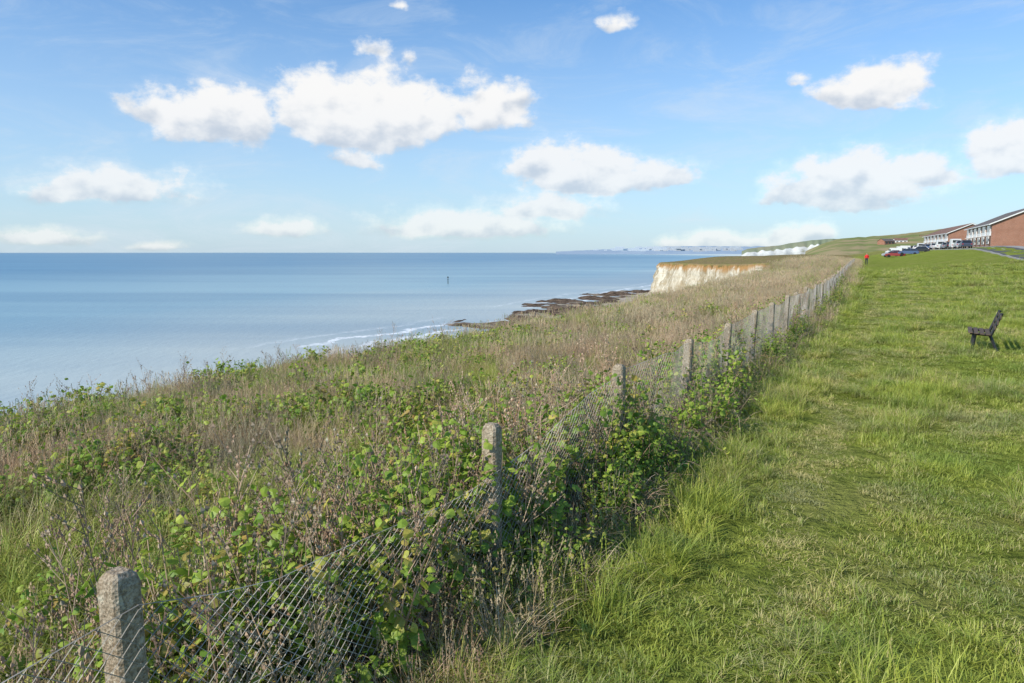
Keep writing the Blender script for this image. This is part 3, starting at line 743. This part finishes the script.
# ---------------------------------------------------------------- world
SUN=Vector((-.84,-.54,0)).normalized(); EL=math.radians(37); sd=Vector((SUN.x*math.cos(EL),SUN.y*math.cos(EL),math.sin(EL)))
w=bpy.data.worlds.new('World'); scene.world=w; w.use_nodes=True; nt=NT(w.node_tree)
for n in list(nt.n): nt.n.remove(n)
out=nt.new('ShaderNodeOutputWorld'); bg=nt.new('ShaderNodeBackground'); bg.inputs[1].default_value=.15
sky=nt.new('ShaderNodeTexSky',sky_type='NISHITA'); sky.sun_disc=False; sky.sun_elevation=EL; sky.sun_rotation=math.atan2(sd.x,sd.y); sky.air_density=1.0; sky.dust_density=.4; sky.ozone_density=2.0
nt.put(bg.inputs[0],nt.mix(1.0,sky.outputs[0],(.68,.96,1.18),'MULTIPLY')); nt.l.new(bg.outputs[0],out.inputs[0])
CL=[(365,104,96,56,1.7),(310,96,54,42,1.35),(425,108,56,40,1.3),(215,108,78,44,1.5),(160,104,50,26,1.1),(490,98,50,36,1.2),(518,92,34,16,.85),(360,155,34,16,.8),
(115,180,118,26,1.15),(55,190,66,14,.85),(590,168,88,34,1.45),(548,158,54,28,1.3),(655,170,64,22,1.25),(470,220,120,22,1.25),(545,203,80,22,1.05),
(850,176,100,40,1.5),(800,186,60,28,1.2),(920,163,58,28,1.2),(880,80,68,34,1.4),(845,86,46,20,1.15),(905,102,36,13,.8),(1015,142,66,46,1.6),(613,21,24,11,1.0),(795,76,18,8,.5),
(285,225,54,14,1.1),(155,244,44,8,1.0),(45,233,70,13,.9),(378,46,30,11,.6),(413,52,12,18,.5),(395,6,14,8,.7),(715,239,46,15,1.5),(690,242,34,10,1.1),(795,235,44,14,1.6),(824,230,28,13,1.4),(750,243,40,8,1.1),
(-150,120,120,45,1.1),(1250,90,150,40,1.1),(700,-250,160,60,1.1),(200,-300,160,60,1.0)]
DA=np.radians(np.arange(-75,75.01,.3)); DE=np.radians(np.concatenate([np.arange(-1.2,30,.25),np.arange(30,61,1.0)]))
A,E=np.meshgrid(DA,DE)
wx=np.zeros_like(A); wy=np.zeros_like(A)
for i in range(A.shape[0]):
    for j in range(A.shape[1]):
        p=Vector((A[i,j]*13,E[i,j]*18,0)); nn=noise.turbulence_vector(p,3,False)
        wx[i,j]=nn.x; wy[i,j]=nn.y
Aw=A+wx*.014; Ew=E+wy*.009*np.clip(E/.08,.35,1)
mask=np.full_like(A,-1.0); rel=np.zeros_like(A); wsum=np.zeros_like(A)
for u,v,rx,ry,wt in CL:
    X,Y,Z=px(u,v,1000); Z-=EYE; a0=math.atan2(X,Y); e0=math.atan2(Z,math.hypot(X,Y)); c=math.cos(a0)
    rx_=rx/F*c*c if abs(a0)<.9 else rx/F*.6; ry_=ry/F*c if abs(a0)<.9 else ry/F*.6
    dx=(Aw-a0)/rx_; dy=(Ew-(e0-ry_*.40))/ry_; dyy=np.where(dy>0,dy*.82,-dy*2.0)
    m_=(1-np.sqrt(dx*dx+dyy*dyy))*wt
    wq=np.exp(6*np.clip(m_,-1,2)); rel+=wq*np.clip(dy,-1.5,1.5); wsum+=wq; mask=np.maximum(mask,m_)
rel/=wsum
Rd=24500.
V=np.stack([Rd*np.sin(A)*np.cos(E),Rd*np.cos(A)*np.cos(E),Rd*np.sin(E)+0*A],-1).reshape(-1,3)
nj=A.shape[1]; ni=A.shape[0]
Fc=[(i*nj+j,i*nj+j+1,(i+1)*nj+j+1,(i+1)*nj+j) for i in range(ni-1) for j in range(nj-1)]
m,nt,out=material('cloud_layer_mat')
az=nt.attr('az'); el=nt.attr('el'); mk=nt.attr('mask'); rl=nt.attr('rel')
cb=nt.new('ShaderNodeCombineXYZ'); nt.put(cb.inputs[0],az); nt.put(cb.inputs[1],nt.math('MULTIPLY',el,1.35)); P=cb.outputs[0]
f1=nt.noise(P,26,8,.60)
g1=nt.noise(P,17,4,.5); g2=nt.noise(nt.vmath('ADD',P,(-.010,.018,0)),17,4,.5)
D=nt.math('ADD',mk,nt.math('MULTIPLY',nt.math('SUBTRACT',f1,.5),1.7))
alpha=nt.rng(D,-.10,.60)
alpha=nt.math('MULTIPLY',alpha,nt.rng(el,-.01,.20,.82,1.0,smooth=False))
lit=nt.math('ADD',nt.math('MULTIPLY',nt.math('SUBTRACT',g1,g2),1.9),nt.math('MULTIPLY',rl,.80))
lit=nt.math('ADD',lit,nt.math('MULTIPLY',nt.math('SUBTRACT',f1,.5),.4))
lit=nt.rng(lit,-.46,.30)
cir=nt.noise(nt.vmath('MULTIPLY',P,(1.0,2.6,1)),5,7,.66,dist=.8)
cirk=nt.rng(cir,.42,.75,0,.42)
hz=nt.rng(el,.0,.32,.70,0,smooth=False)
base=nt.mix(cirk,(.58,.71,.86),(.78,.85,.92))
ba=nt.math('SUBTRACT',1.0,nt.math('MULTIPLY',nt.math('SUBTRACT',1.0,hz),nt.math('SUBTRACT',1.0,cirk)))
cc=nt.mix(lit,(.57,.64,.74),(.95,.95,.95))
col=nt.mix(alpha,base,cc)
tot=nt.math('MAXIMUM',alpha,ba)
em=nt.new('ShaderNodeEmission'); nt.put(em.inputs[0],col); tp=nt.new('ShaderNodeBsdfTransparent'); mx_=nt.new('ShaderNodeMixShader')
nt.put(mx_.inputs[0],tot); nt.l.new(tp.outputs[0],mx_.inputs[1]); nt.l.new(em.outputs[0],mx_.inputs[2]); nt.l.new(mx_.outputs[0],out.inputs[0])
m.cycles.emission_sampling='NONE'
mkobj('sky',V,Fc,m,{'az':A.ravel(),'el':E.ravel(),'mask':mask.ravel(),'rel':rel.ravel()},smooth=True)
sl=bpy.data.lights.new('sun','SUN'); sl.energy=5.0; sl.angle=math.radians(.5); sl.color=(1,.94,.84); so=bpy.data.objects.new('sun',sl); link(so); so.rotation_euler=(-sd).to_track_quat('-Z','Y').to_euler(); so.location=(-20,-10,40)
# ---------------------------------------------------------------- camera
cam=bpy.data.cameras.new('camera'); cam.lens=36*F/1024; cam.sensor_width=36; cam.clip_start=.05; cam.clip_end=60000
co=bpy.data.objects.new('camera',cam); link(co); co.location=(0,0,EYE); co.rotation_euler=(math.pi/2-PITCH,0,0); scene.camera=co
scene.view_settings.view_transform='Standard'; scene.view_settings.look='None'; scene.view_settings.exposure=0
print('counts',len(pts),len(wild),len(dry),len(weed),len(low),len(leafp),len(bram),time.time()-T0)
